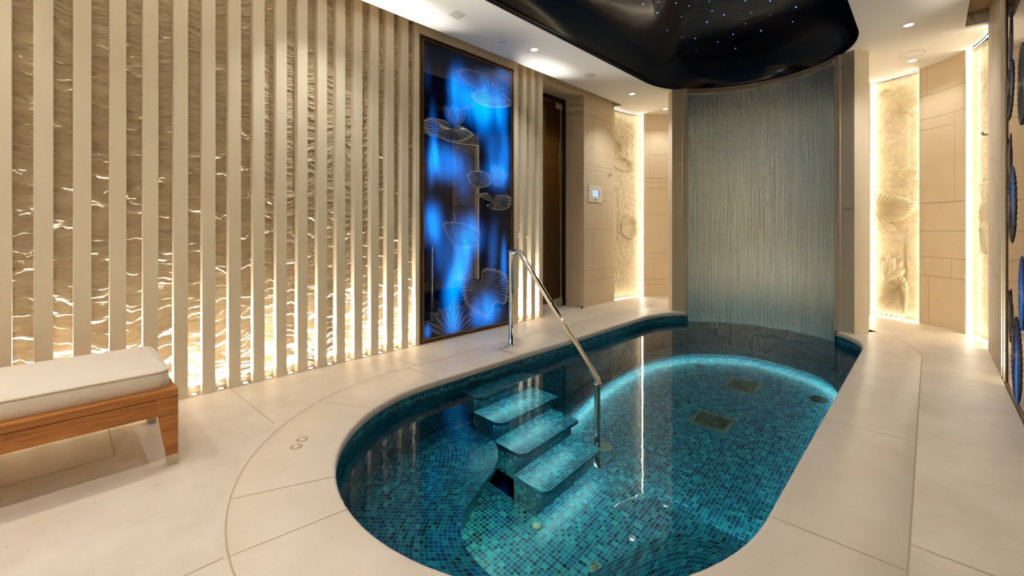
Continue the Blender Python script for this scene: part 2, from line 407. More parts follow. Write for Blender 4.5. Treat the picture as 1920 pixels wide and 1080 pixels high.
# the sunken well with its lit nosing
wellc = catmull([(-2.44, 2.875), (-2.471, 3.48), (-2.545, 4.1), (-2.516, 4.86), (-2.38, 5.33), (-2.14, 5.67), (-1.651, 5.95), (-1.07, 5.86), (-.74, 5.58), (-.58, 5.0), (-.545, 4.1), (-.58, 3.4), (-.64, 2.875)], 6)
well = wellc[::-1]          # counter-clockwise
WS = arclen(well)
def inset(P, d):
    out = []; n = len(P)
    for i in range(n):
        a, b, c = P[i - 1], P[i], P[(i + 1) % n]
        dx, dy = c[0] - a[0], c[1] - a[1]; l = math.hypot(dx, dy) or 1
        out.append((b[0] + dy / l * d, b[1] - dx / l * d))   # outward for ccw
    return out
pf = plate(stad(.036), [well], PFZ)
P_(pf, 'ledge_floor', M['mosaic'])
wo = inset(well, .05)
def ring_wall(A, B, za, zb, mb, mi=0, S=None, v0=0):
    n = len(A); S = S or arclen(A)
    G = [[(A[i % n][0], A[i % n][1], za), (B[i % n][0], B[i % n][1], zb)] for i in range(n + 1)]
    U = [[(S[i], v0), (S[i], v0 + abs(za - zb) + math.dist(A[0], B[0]))] for i in range(n + 1)]
    mb.grid(G, U, mi=mi, smooth=False)
nm = MB(); ring_wall(well, well, PFZ, PFZ - .05, nm, S=WS); ring_wall(well, wo, PFZ - .05, PFZ - .05, nm, S=WS); ring_wall(wo, wo, PFZ - .05, WFZ, nm, S=WS)
P_(nm, 'ledge_nosing', M['mosaic'])
P_(plate(wo, [], WFZ), 'pool_floor', M['mosaic'])
wi = inset(well, .045); wj = inset(well, .03)
lm = MB(); ring_wall(wi, wj, PFZ - .053, PFZ - .053, lm)
P_(lm, 'light_strip', M['pled'])
# steps
SY0, SY1 = 2.2, 2.875
edges = [(-2.43, -.20), (-2.215, -.49), (-2.01, -.78), (-1.805, -1.07)]
for ex, z in edges:
    mb = MB(); r = .07; xw = -2.674
    mb.box(xw, SY0 + .004, PFZ, ex - .075, SY1 - .004, z - .045)
    pl = [(xw, SY0)] + [(ex - r + r * math.sin(a), SY0 + r - r * math.cos(a)) for a in [k * PI / 16 for k in range(9)]] + [(ex - .02 + .02 * math.cos(a), SY1 - .02 + .02 * math.sin(a)) for a in [k * PI / 8 for k in range(5)]] + [(xw, SY1)]
    plate(pl, [], z, mb); plate(pl, [], z - .05, mb, flip=True)
    S = arclen(pl)
    mb.grid([[(p[0], p[1], z), (p[0], p[1], z - .05)] for p in pl], [[(S[i], 0), (S[i], .05)] for i in range(len(pl))], smooth=False)
    st = P_(mb, 'step', M['mosaic'])
    l = MB(); l.box(ex - .072, SY0 + .03, z - .066, ex - .058, SY1 - .03, z - .052)
    ls = l.build('light_strip', M['stepled']); ls.parent = st
# seat
SZ = -.78
E_ = catmull([(-2.674, 2.20), (-2.40, 2.20), (-2.26, 2.19), (-2.14, 2.10), (-2.047, 1.97), (-1.965, 1.76), (-1.89, 1.59), (-1.81, 1.50), (-1.71, 1.445), (-1.60, 1.42), (-1.45, 1.42), (-1.30, 1.50), (-1.17, 1.70), (-1.10, 1.93), (-1.04, 2.10), (-.96, 2.24), (-.85, 2.31), (-.70, 2.34), (-.55, 2.35), (-.43, 2.35)], 5)
ES = arclen(E_, False)
wallp = [(PX - PR - .034, 2.20), (PX - PR - .034, 1.9)] + [(PX + (PR + .034) * math.cos(a), PY0 + (PR + .034) * math.sin(a)) for a in [PI + PI * k / 60 for k in range(61)]] + [(PX + PR + .034, 2.35)]
WS2 = arclen(wallp, False)
def along(P, S, t):
    d = t * S[-1]; i = 1
    while i < len(S) - 1 and S[i] < d: i += 1
    q = (d - S[i - 1]) / max(1e-9, S[i] - S[i - 1]); return (P[i - 1][0] + (P[i][0] - P[i - 1][0]) * q, P[i - 1][1] + (P[i][1] - P[i - 1][1]) * q)
NT = 120; G = []; U = []
for i in range(NT + 1):
    t = i / NT; e = along(E_, ES, t); q = along(wallp, WS2, t); d = math.dist(e, q)
    G.append([(e[0] + (q[0] - e[0]) * k / 8, e[1] + (q[1] - e[1]) * k / 8, SZ) for k in range(9)])
    U.append([(t * ES[-1] * (1 - k / 8) + t * WS2[-1] * k / 8, d * k / 8) for k in range(9)])
mb = MB(); mb.grid(G, U, smooth=False)
def off_open(P, d):
    out = []
    for i in range(len(P)):
        a, c = P[max(0, i - 1)], P[min(len(P) - 1, i + 1)]; dx, dy = c[0] - a[0], c[1] - a[1]; l = math.hypot(dx, dy) or 1
        out.append((P[i][0] + dy / l * d, P[i][1] - dx / l * d))
    return out
Eb = off_open(E_, .16); Em = off_open(E_, .07)
mb.grid([[(e[0], e[1], SZ), (e[0], e[1], SZ - .06), (m_[0], m_[1], SZ - .061), (b[0], b[1], PFZ)] for e, m_, b in zip(E_, Em, Eb)],
        [[(s, 0), (s, .06), (s, .13), (s, .70)] for s in ES], smooth=False)
seat = P_(mb, 'seat', M['mosaic'])
lm = MB(); lm.grid([[(*a, SZ - .064), (*b, SZ - .064)] for a, b in list(zip(off_open(E_, .042), off_open(E_, .064)))[16:50]])
ls = lm.build('light_strip', M['sled']); ls.parent = seat
# water
wp = plate(stad(.033), [], WZ); wat = wp.build('pool_water', M['water'])
wat.cycles.is_caustics_caster = True
for _p in wat.data.polygons: _p.use_smooth = True
tag(wat, 'still clear water filling the mosaic pool', 'water', kind='stuff')

# pool fittings
def grille(name, label, x0, y0, x1, y1, z):
    t = thing(name, label, 'drain', ((x0 + x1) / 2, (y0 + y1) / 2, z)); hx, hy = (x1 - x0) / 2, (y1 - y0) / 2
    f = MB()
    for a in ((-hx, -hy, hx, -hy + .035), (-hx, hy - .035, hx, hy), (-hx, -hy + .035, -hx + .035, hy - .035), (hx - .035, -hy + .035, hx, hy - .035)): f.box(a[0], a[1], 0, a[2], a[3], .008)
    f.build('frame', M['steel'], t, bevel=.002)
    g = MB(); n = 16
    for k in range(n): x = -hx + .045 + (2 * hx - .09) * k / (n - 1); g.box(x - .003, -hy + .035, .001, x + .003, hy - .035, .006)
    for k in range(9): y = -hy + .05 + (2 * hy - .1) * k / 8; g.box(-hx + .035, y - .002, .001, hx - .035, y + .002, .005)
    g.build('grating', M['steel'], t)
    MB().box(-hx + .02, -hy + .02, .0005, hx - .02, hy - .02, .001).build('sump', M['black'], t)
grille('floor_drain', 'square grated drain nearer the steps on the pool floor', -1.65, 4.12, -1.31, 4.41, WFZ)
grille('floor_drain', 'square drain cover nearer the water wall on the pool floor', -1.64, 5.03, -1.33, 5.37, WFZ)
def disc(name, label, cat, x, y, z, r, mats, dome=0, holes=False):
    t = thing(name, label, cat, (x, y, z))
    MB().lathe([(r, 0), (r, .006), (r * .86, .010), (r * .8, .006), (r * .8, 0)], 0, 0).build('rim', mats[0], t)
    pr = [(r * .8, .004)] + [(r * .8 * math.cos(a), .004 + dome * math.sin(a)) for a in [k * PI / 12 for k in range(1, 6)]] + [(0.0001, .004 + dome)]
    MB().lathe(pr, 0, 0).build('lens', mats[1], t)
    if holes:
        h = MB()
        for k in range(7):
            rr = 0 if k == 0 else r * .4; a = k * PI / 3
            h.lathe([(r * .09, .0052 + dome), (.0001, .0052 + dome)], rr * math.cos(a), rr * math.sin(a), n=10)
        h.build('perforation', M['black'], t)
    return t
disc('pool_light', 'round domed glass fitting on the pool floor below the lowest step', 'pool light', -1.828, 2.143, PFZ, .033, [M['steel'], M['white']], .012)
disc('floor_inlet', 'round perforated inlet on the pool floor near the coping', 'inlet', -1.39, 2.147, PFZ, .036, [M['steel'], M['steel']], .002, True)
disc('floor_inlet', 'round dark fitting on the pool floor by the right-hand end of the arc', 'inlet', -.81, 5.307, WFZ, .085, [M['black'], M['black']], .004)
disc('floor_inlet', 'faint round fitting on the pool floor close to the left of the water wall', 'inlet', -2.06, 5.485, WFZ, .07, [M['mosaic'], M['mosaic']], .003)
disc('floor_inlet', 'round teal fitting on the pool floor at the right edge near the coping', 'inlet', -.84, 3.33, WFZ, .07, [M['mosaic'], M['mosaic']], .004)
disc('floor_inlet', 'round steel fitting on the pool floor beside the foot of the handrail', 'inlet', -2.03, 3.29, WFZ, .06, [M['steel'], M['steel']], .003)
def jet(label, x, y, z):
    c = Vector((PX, min(max(y, PY0), PY1), 0)); n = (c - Vector((x, y, 0))).normalized()
    p = c - n * (PR + .034); t = thing('pool_jet', label, 'jet', (p.x, p.y, z))
    t.rotation_euler = n.to_track_quat('Z', 'Y').to_euler()
    MB().lathe([(.042, 0), (.042, .006), (.034, .010), (.022, .008)], 0, 0).build('flange', M['chrome'], t)
    MB().lathe([(.022, .008), (.018, .014), (.010, .014), (.008, .004), (.0001, .004)], 0, 0).build('nozzle', M['white'], t)
jet('chrome water jet on the left pool wall nearest the steps', -2.6, 1.84, -.46)
jet('chrome water jet on the left pool wall, middle of the three', -2.55, 1.58, -.60)
jet('chrome water jet on the curved pool wall nearest the near coping', -2.2, 1.1, -.62)
def wallgrate(label, a0, a1, z0, z1):
    t = thing('suction_grate', label, 'grate', (PX, PY1, 0)); f = MB(); r = PR + .028
    def arc(aa, ab, za, zb, mb, rr=r, n=10):
        mb.grid([[(rr * math.cos(aa + (ab - aa) * k / n), rr * math.sin(aa + (ab - aa) * k / n), z) for z in (za, zb)] for k in range(n + 1)], smooth=True)
    a0, a1 = math.radians(a0), math.radians(a1); w = .02; da = w / r
    arc(a0, a1, z1 - w, z1, f); arc(a0, a1, z0, z0 + w, f); arc(a0, a0 + da, z0, z1, f); arc(a1 - da, a1, z0, z1, f)
    f.build('frame', M['steel'], t)
    g = MB()
    for k in range(1, 14): a = a0 + (a1 - a0) * k / 14; arc(a - .003, a + .003, z0 + w, z1 - w, g, n=1)
    g.build('grating', M['steel'], t)
wallgrate('rectangular suction grate on the pool wall right of the water wall', 8, 30, -.95, -.62)
wallgrate('rectangular suction grate on the pool wall under the left end of the water wall', 118, 140, -.55, -.30)

# ------------------------------------------------------------------ handrail
t = thing('handrail', 'tall polished steel handrail running from the deck down into the pool', 'handrail', (-2.925, 3.05, 0))
hr = MB(); r = .024
pth = [(-2.925, 3.05, -.01), (-2.925, 3.05, .898), (-2.812, 3.05, .898), (-1.935, 3.02, -.088), (-1.935, 3.02, -1.56)]
hr.tube([Vector(p) - Vector(t.location) for p in pth], r, 24); hr.build('rail', M['chrome'], t)
MB().lathe([(.036, 0), (.036, .003), (.026, .006)], 0, 0).build('deck_flange', M['chrome'], t)
f = MB().lathe([(.04, -1.552), (.04, -1.545), (.026, -1.54)], -1.935 + 2.925, -.03); f.build('floor_flange', M['chrome'], t)
f = MB().lathe([(r, -.12), (r + .008, -.12), (r + .008, -.135), (r, -.135)], .99, -.03); f.build('collar', M['chrome'], t)
fx = MB(); fx.tube([(.99, -.03, -1.02), (.99, -.11, -1.02), (.99, -.14, -1.02)], .012, 12); fx.build('bracket', M['chrome'], t)

# ------------------------------------------------------------------ left wall
PITCH = .1541; W_ = .076; DEPTH = .074
slats = []
k = -15
while .078 + PITCH * (k - 1) < 2.43:
    y0 = .078 + PITCH * (k - 1); slats.append((y0, min(y0 + W_, 2.436))); k += 1
nL = len(slats)
slats_r = [(3.755, 3.833), (3.912, 3.986), (4.065, 4.141), (4.218, 4.29)]
ords = ['first', 'second', 'third', 'fourth', 'fifth', 'sixth', 'seventh', 'eighth', 'ninth', 'tenth', 'eleventh', 'twelfth', 'thirteenth', 'fourteenth', 'fifteenth', 'sixteenth', 'seventeenth', 'eighteenth', 'nineteenth', 'twentieth', 'twenty-first', 'twenty-second', 'twenty-third', 'twenty-fourth', 'twenty-fifth', 'twenty-sixth', 'twenty-seventh', 'twenty-eighth', 'twenty-ninth', 'thirtieth', 'thirty-first', 'thirty-second', 'thirty-third', 'thirty-fourth']
for i, (a, b) in enumerate(slats + slats_r):
    mb = MB().box(XL - DEPTH - .03, a, 0, XL, b, 3.12)
    o = mb.build('wall_slat', M['slat'], bevel=.0015, bseg=1); localise(o, (XL, (a + b) / 2, 0))
    lab = ('pale stone wall slat, %s to the left of the blue glass panel' % ords[nL - 1 - i]) if i < nL else ('pale stone wall slat, %s to the right of the blue glass panel' % ords[i - nL])
    tag(o, lab, 'wall slat', 'vertical stone slats of the left wall')
# relief stone behind the grooves: displaced strips in one wall surface
def ridge(y, z, seed):
    v = noise.noise(Vector((y * 9 + seed, z * 15, seed)))
    w1 = .05 * noise.noise(Vector((y * 10, z * 3, seed))) + .018 * noise.noise(Vector((y * 30, z * 8, seed + 4)))
    q = abs(noise.noise(Vector((y * 2.5 + seed * 3.1, (z + w1) * 14, 5 + seed))))
    q2 = abs(noise.noise(Vector((y * 5 + seed * 1.7, (z + w1) * 38, 9 + seed))))
    q3 = noise.noise(Vector((y * 40, z * 70, seed)))
    return .013 * (1 - min(1, q * 4.5)) ** 1.6 + .0075 * (1 - min(1, q2 * 4)) ** 1.6 + .003 * v + .0012 * q3
bk = MB()
grooves = []
for (a, b), (c, d) in zip(slats, slats[1:]): grooves.append((b, c))
for (a, b), (c, d) in zip(slats_r, slats_r[1:]): grooves.append((b, c))
nG = len(slats) - 1
for gi, (a, b) in enumerate(grooves):
    ny, nz = 9, 900
    bk.grid([[(XL - DEPTH + ridge(a + (b - a) * i / ny, 3.12 * j / nz, gi * 3.3), a - .004 + (b - a + .008) * i / ny, 3.12 * j / nz) for j in range(nz + 1)] for i in range(ny + 1)])
bk.face([(XL, YB, 0), (XL, slats[0][0], 0), (XL, slats[0][0], 3.12), (XL, YB, 3.12)])
struct(bk.build('wall_left', M['rock'], merge=False), 'rough split stone relief behind the slats')
# flat parts of the left wall: behind / beside the panel, over the door, pier
mb = MB()
mb.box(XL - .09, 2.43, 0, XL - .05, 3.76, 3.12)
mb.box(XL - .09, 2.437, 3.0, XL - .002, 3.754, 3.12)
struct(mb.build('wall_panel_side', M['slat']), 'plain stone surround behind the blue glass panel')
mb = MB()
mb.box(XL - .33, 4.29, 3.01, XL, 5.20, 3.12)              # lintel
mb.box(XL - .33, 5.20, 0, XL, 6.03, 3.12)                 # pier
mb.box(XL - 1.3, 4.20, 0, XL - .075, 4.288, 3.12)         # near jamb, behind the slats
def vline(mb, y, z0, z1, x=XL): mb.face([(x + .0008, y - .0016, z0), (x + .0008, y + .0016, z0), (x + .0008, y + .0016, z1), (x + .0008, y - .0016, z1)], mi=1)
def hline(mb, y0, y1, z, x=XL): mb.face([(x + .0008, y0, z - .002), (x + .0008, y1, z - .002), (x + .0008, y1, z + .002), (x + .0008, y0, z + .002)], mi=1)
for z, y1 in ((2.75, 6.03), (2.04, 6.03), (1.975, 6.03), (1.673, 6.03), (1.54, 5.835), (1.112, 6.03), (.525, 6.03), (.365, 6.03)):
    hline(mb, 5.2, y1, z)
    if z != 1.54: mb.face([(XL - .11, 5.1992, z - .002), (XL, 5.1992, z - .002), (XL, 5.1992, z + .002), (XL - .11, 5.1992, z + .002)], mi=1)
vline(mb, 5.44, 2.04, 2.72); vline(mb, 5.44, .53, 1.11); vline(mb, 5.835, 1.12, 1.54)
mb.face([(XL - .112, 5.1992, 0), (XL - .109, 5.1992, 0), (XL - .109, 5.1992, 3.01), (XL - .112, 5.1992, 3.01)], mi=1)
struct(mb.build('wall_left_pier', [M['wall'], M['wjoint']]), 'sandstone pier with block joints right of the glass door')

# uplights in the grooves
def uplight(x, y, label, grp, vis=True):
    t = thing('floor_uplight', label, 'uplight', (x, y, 0), grp)
    f = MB(); h = .034; g = .024
    for a in ((-h, -h, h, -g), (-h, g, h, h), (-h, -g, -g, g), (g, -g, h, g)): f.box(a[0], a[1], .0005, a[2], a[3], .005)
    f.build('trim', M['steel'], t)
    MB().lathe([(.017, .0035), (.0001, .0045)], 0, 0, n=16).build('lens', M['ulens'], t)
    MB().box(-g, -g, .0005, g, g, .0025).build('housing', M['black'], t)
    return t
def groove_light(x, y, sg, t):
    spot('bulb', (x, y, .012), (x + sg * .07, y, 1.012), UP_W, NEUT, 33, 1, .012, t)
    spot('bulb', (x, y, .012), (x + sg * .05, y, 1.012), UP_W * .15, NEUT, 84, 1, .012, t)
ul = None
for gi, (a, b) in enumerate(grooves):
    y = (a + b) / 2; x = XL - .037
    lab = 'square floor uplight in the groove %s to the left of the blue glass panel' % ords[nG - 1 - gi] if gi < nG else 'square floor uplight in the groove %s to the right of the blue glass panel' % ords[gi - nG]
    if ul is None: ul = uplight(x, y, lab, 'uplights in the wall grooves'); t = ul
    else:
        t = copy_tree(ul); t.location = (x, y, 0); t['label'] = lab
    groove_light(x, y, -1, t)

# ------------------------------------------------------------------ etched glass panels
def gauss_field(blobs):
    def f(y, z):
        v = 0
        for cy, cz, ry, rz, tl, a in blobs:
            dy, dz = y - cy, z - cz; tr = math.radians(tl); u = dy * math.cos(tr) + dz * math.sin(tr) * -1; q = dz * math.cos(tr) + dy * math.sin(tr)
            e = (u / ry) ** 2 + (q / rz) ** 2
            if e < 10: v += 1.2 * a * math.exp(-e ** 1.5 * .75)
        if v > .002:
            st = .86 + .32 * noise.noise(Vector((y * 11 + z * 1.5, z * 1.3, 3))) + .16 * noise.noise(Vector((y * 34 + z * 4, z * 2.5, 8)))
            v *= max(.15, st)
        return v
    return f
def gcol(v):
    v = max(0, v); t = min(1, v)
    return (.0, .245 * t ** 1.4 + max(0, v - .9) * .45, 1.0 * t ** 1.3 + .002, 1)
BL = [(2.932, 2.563, 0.117, 0.223, 0, 0.9), (2.833, 2.568, 0.056, 0.165, 0, 0.4), (3.336, 2.537, 0.253, 0.225, 0, 1.0), (3.256, 2.374, 0.113, 0.234, 0, 0.7), (3.589, 2.836, 0.125, 0.2, 0, 0.35), (2.847, 2.297, 0.085, 0.099, 0, 0.7), (2.593, 2.064, 0.045, 0.264, 0, 0.35), (2.535, 2.63, 0.038, 0.13, 0, 0.12), (2.744, 1.791, 0.181, 0.162, 10, 0.95), (2.593, 1.8, 0.051, 0.211, 5, 0.6), (3.419, 1.954, 0.101, 0.27, -5, 0.55), (3.589, 1.914, 0.08, 0.276, 5, 0.8), (3.46, 1.718, 0.191, 0.121, 0, 0.6), (2.99, 1.677, 0.104, 0.225, 0, 0.35), (2.593, 1.167, 0.111, 0.185, 0, 1.0), (3.064, 1.057, 0.216, 0.171, 20, 0.55), (2.99, 0.833, 0.119, 0.338, 12, 1.0), (2.847, 0.51, 0.114, 0.247, 10, 0.9), (2.744, 0.898, 0.124, 0.217, 15, 0.4), (3.312, 0.216, 0.199, 0.177, -12, 1.0), (2.847, 0.152, 0.099, 0.154, 0, 0.95), (3.589, 0.714, 0.044, 0.246, 0, 0.8), (3.419, 0.874, 0.067, 0.3, 5, 0.3), (2.529, 0.113, 0.038, 0.063, 0, 0.7), (3.064, 2.423, 0.091, 0.171, 0, 0.5), (3.546, 2.398, 0.087, 0.244, 0, 0.6)]
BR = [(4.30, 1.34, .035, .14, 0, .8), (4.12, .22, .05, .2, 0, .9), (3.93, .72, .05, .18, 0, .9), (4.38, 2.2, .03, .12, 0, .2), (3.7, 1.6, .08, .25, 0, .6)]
def resample(loop, n):
    S = arclen(loop); out = []
    for k in range(n):
        d = S[-1] * k / n; i = 1
        while S[i] < d: i += 1
        t = (d - S[i - 1]) / (S[i] - S[i - 1] or 1); a, b = loop[i - 1], loop[i % len(loop)]; out.append((a[0] + (b[0] - a[0]) * t, a[1] + (b[1] - a[1]) * t))
    return out
def smoothloop(loop, n=5):
    L = len(loop); out = []
    for i in range(L):
        a, b, c, d = loop[i - 1], loop[i], loop[(i + 1) % L], loop[(i + 2) % L]
        for k in range(n):
            t = k / n; out.append(tuple(.5 * ((2 * b[j]) + (-a[j] + c[j]) * t + (2 * a[j] - 5 * b[j] + 4 * c[j] - d[j]) * t * t + (-a[j] + 3 * b[j] - 3 * c[j] + d[j]) * t ** 3) for j in (0, 1)))
    return out
def fan(mb, hub, loop, amp, ribs, mapf, base=.001, scal=.05):
    """a pleated lily pad: radial pleats from hub to a scalloped rim"""
    sub = 6; n = ribs * sub; R = resample(smoothloop(loop), n); ts = (0, .06, .2, .4, .6, .8, .93, 1, 1)
    G = []
    for i in range(n):
        ph = (i % sub) / sub; c = .5 - .5 * math.cos(2 * PI * ph); sc = 1 - scal * (1 - c) + scal * .6 * noise.noise(Vector((i * .13, hub[0] * 7, hub[1] * 5)))
        row = []
        for j, t in enumerate(ts):
            tt = t * (sc if t > .7 else 1)
            h = base + amp * (.45 + .55 * (c ** 1.5) * min(1, t * 3)) * (1 if j < 7 else .8)
            if j == len(ts) - 1: h = -.0005
            row.append(mapf(hub[0] + (R[i][0] - hub[0]) * tt, hub[1] + (R[i][1] - hub[1]) * tt, h))
        G.append(row)
    b0 = len(mb.v)
    for i in range(n):
        for j in range(len(ts)):
            v = .8 if i % sub == 3 and j > 0 else (.12 if i % sub in (2, 4) else 0)
            if j in (6, 7): v = max(v, .45)
            mb.ln[b0 + i * len(ts) + j] = v
    mb.grid(G, closeu=True)
def petals(mb, hub, tips, width, amp, mapf, base=.001):
    """a lotus: pointed petals with a raised spine fanned out from the hub"""
    for m, tp in enumerate(tips):
        dx, dy = tp[0] - hub[0], tp[1] - hub[1]; l = math.hypot(dx, dy); ux, uy = dx / l, dy / l; G = []
        for i in range(9):
            t = i / 8; wd = width * math.sin(PI * min(1, t * .96 + .04) ** 1.25) ** .8 if t < 1 else 0.0005; row = []
            for j in range(-3, 4):
                q = j / 3; h = base + amp * (.35 + .25 * (m % 3)) + amp * .6 * (1 - abs(q)) * math.sin(PI * (.1 + .8 * t)); h = -.0005 if abs(j) == 3 and False else h
                row.append(mapf(hub[0] + ux * l * t - uy * wd * q, hub[1] + uy * l * t + ux * wd * q, h * (1 if abs(j) < 3 else .15)))
            G.append(row)
        b0 = len(mb.v)
        for i in range(9):
            for j in range(7): mb.ln[b0 + i * 7 + j] = .6 if j in (0, 6) else (.35 if j == 3 else 0)
        mb.grid(G)
def glass_panel(label, x, sgn, y0, y1, z1, blobs, pads, lotus, em='etched'):
    t = thing('glass_panel', label, 'glass panel', (x, (y0 + y1) / 2, 0)); T = Vector(t.location); fld = gauss_field(blobs)
    gl = lambda co: gcol(fld(co.y + T.y, co.z))
    def bar(mb, w0, w1, xa, xb):
        a, b = sorted((sgn * xa, sgn * xb)); Y0, Y1 = y0 - T.y, y1 - T.y
        for q in ((Y0 + w0, w0, Y0 + w1, z1 - w0), (Y1 - w1, w0, Y1 - w0, z1 - w0), (Y0 + w1, w0, Y1 - w1, w1), (Y0 + w1, z1 - w1, Y1 - w1, z1 - w0)): mb.box(a, q[0], q[1], b, q[2], q[3])
    m = MB(); bar(m, .002, .014, -.022, .004); m.build('outer_frame', M['bronze'], t)
    m = MB(); bar(m, .014, .024, -.022, -.012); m.build('shadow_gap', M['black'], t)
    m = MB(); bar(m, .024, .046, -.022, .002); m.build('inner_frame', M['bronze'], t)
    ny, nz = 90, 200; Y0, Y1 = y0 + .045 - T.y, y1 - .045 - T.y; Z0, Z1 = .045, z1 - .045
    m = MB(); m.grid([[(-.003 * sgn, Y0 + (Y1 - Y0) * i / ny, Z0 + (Z1 - Z0) * j / nz) for j in range(nz + 1)] for i in range(ny + 1)], smooth=False)
    g = m.build('glass', M['lalique'], t, glow=gl)
    mapf = lambda a, b, h: (sgn * (-.0025 + h), min(max(a, y0 + .047), y1 - .047) - T.y, max(b, .048))
    for hub, loop, rb in pads:
        m = MB(); fan(m, hub, loop, .0045, rb, mapf, scal=.05); m.build('lily_pad', M[em], t, glow=gl)
    for hub, tips, wd in lotus:
        m = MB(); petals(m, hub, tips, wd, .005, mapf); m.build('lotus_flower', M[em], t, glow=gl)
    return t
PADS = [((3.24, 2.71), [(2.868, 2.753), (3.027, 2.823), (3.256, 2.831), (3.46, 2.744), (3.419, 2.704), (3.24, 2.634), (3.064, 2.65), (2.954, 2.691)], 26),
        ((3.503, 2.596), [(3.079, 2.551), (3.256, 2.661), (3.46, 2.684), (3.705, 2.627), (3.705, 2.558), (3.46, 2.485), (3.217, 2.477)], 30),
        ((2.833, 2.14), [(2.491, 2.193), (2.644, 2.221), (2.764, 2.211), (2.833, 2.157), (2.932, 2.201), (3.101, 2.156), (3.124, 2.119), (2.99, 2.042), (2.812, 2.0), (2.644, 2.03), (2.498, 2.049)], 38),
        ((3.24, 1.681), [(3.027, 1.708), (3.217, 1.755), (3.353, 1.72), (3.377, 1.621), (3.217, 1.563), (3.064, 1.598)], 26),
        ((3.435, 1.433), [(3.178, 1.479), (3.312, 1.522), (3.419, 1.45), (3.477, 1.501), (3.696, 1.501), (3.696, 1.376), (3.589, 1.329), (3.419, 1.33), (3.312, 1.38), (3.38, 1.42)], 30),
        ((2.847, 1.104), [(2.704, 1.168), (2.882, 1.192), (3.101, 1.149), (3.225, 1.056), (3.155, 0.93), (2.932, 0.914), (2.812, 0.994)], 34),
        ((3.272, 0.486), [(3.256, 0.675), (3.419, 0.676), (3.633, 0.588), (3.678, 0.428), (3.633, 0.235), (3.46, 0.269), (3.361, 0.114), (3.178, 0.188), (3.004, 0.325), (2.961, 0.555), (3.101, 0.616), (3.217, 0.543)], 48)]
LOT = [((2.861, 2.173), [(2.731, 2.366), (2.778, 2.343), (2.833, 2.387), (2.88, 2.36), (2.918, 2.376), (2.975, 2.388), (3.019, 2.346)], .035),
       ((3.46, 1.597), [(3.361, 1.781), (3.42, 1.82), (3.46, 1.839), (3.52, 1.82), (3.589, 1.803), (3.66, 1.77)], .04),
       ((3.38, 2.60), [(3.20, 2.76), (3.29, 2.80), (3.38, 2.79), (3.48, 2.80), (3.58, 2.75)], .04),
       ((2.833, .03), [(2.515, .22), (2.56, 0.30), (2.66, .33), (2.744, 0.33), (2.847, 0.37), (2.93, .34), (3.02, 0.33), (3.10, .28), (3.162, 0.20)], .06)]
glass_panel('tall dark glass panel etched with water lilies and glowing blue, beside the handrail', XL, 1, 2.44, 3.752, 3.0, BL, PADS, LOT)
def blob(cy, cz, ry, rz, n=12, tilt=0): return [(cy + ry * math.cos(2 * PI * k / n) + tilt * rz * math.sin(2 * PI * k / n), cz + rz * math.sin(2 * PI * k / n)) for k in range(n)]
RPADS = [((4.45, 2.08), blob(4.45, 2.05, .17, .19, tilt=-.35), 26), ((3.93, 1.97), blob(3.93, 1.97, .17, .24), 30), ((4.36, 1.28), blob(4.36, 1.28, .20, .25), 34),
         ((3.93, .74), blob(3.93, .74, .12, .22), 26), ((4.16, .33), blob(4.16, .30, .22, .27), 40), ((3.6, 1.5), blob(3.6, 1.5, .16, .2), 26)]
RLOT = [((4.43, 2.20), [(4.50, 2.42), (4.44, 2.50), (4.40, 2.56), (4.36, 2.46)], .05), ((4.47, 1.44), [(4.56, 1.66), (4.51, 1.74), (4.46, 1.72), (4.42, 1.76), (4.40, 1.66)], .05),
        ((4.42, .36), [(4.54, .62), (4.50, .70), (4.45, .66), (4.41, .72), (4.37, .62)], .06)]
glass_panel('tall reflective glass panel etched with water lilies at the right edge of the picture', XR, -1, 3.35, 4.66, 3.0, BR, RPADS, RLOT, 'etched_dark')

# ------------------------------------------------------------------ door and its passage
door = bpy.data.objects.new('door_1', None); COL.objects.link(door); door.location = (XL - .33, 4.75, 0); struct(door, 'frameless glass door in a dark bronze frame')
D = Vector(door.location); dx = XL - .33
m = MB(); m.box(-.05, 4.30 - D.y, 2.955, .01, 5.20 - D.y, 3.008); m.box(-.05, 5.155 - D.y, 0, .01, 5.199 - D.y, 2.955); m.box(-.05, 4.29 - D.y, 0, .01, 4.33 - D.y, 2.955); m.build('door_frame', plain('dark_bronze', (52, 40, 26), .3, .7), door)
m = MB(); m.box(-.03, 4.34 - D.y, .06, -.018, 5.09 - D.y, 2.93)
mg, N, L, P = newmat('smoked_glass'); P.inputs['Base Color'].default_value = s2l((120, 92, 50)); P.inputs['Roughness'].default_value = .02; P.inputs['Transmission Weight'].default_value = .85; P.inputs['IOR'].default_value = 1.45
m.build('door_glass', mg, door)
m = MB(); m.box(-.045, 5.06 - D.y, .012, -.005, 5.15 - D.y, .05); m.box(-.045, 4.95 - D.y, .03, -.004, 5.14 - D.y, .11); m.build('bottom_hinge', M['steel'], door, bevel=.002)
m = MB(); m.box(-.045, 5.0 - D.y, 2.86, -.004, 5.14 - D.y, 2.935); m.build('top_hinge', M['steel'], door, bevel=.002)
m = MB(); m.box(-.03, 5.10 - D.y, .11, -.012, 5.125 - D.y, 2.86); m.build('side_channel', M['chrome'], door)
m = MB(); m.tube([(-.01, 4.62 - D.y, .45), (.03, 4.62 - D.y, .45), (.03, 4.62 - D.y, 1.35), (-.01, 4.62 - D.y, 1.35)], .009, 12); m.build('door_handle', M['black'], door)
m = MB(); X0 = -4.9
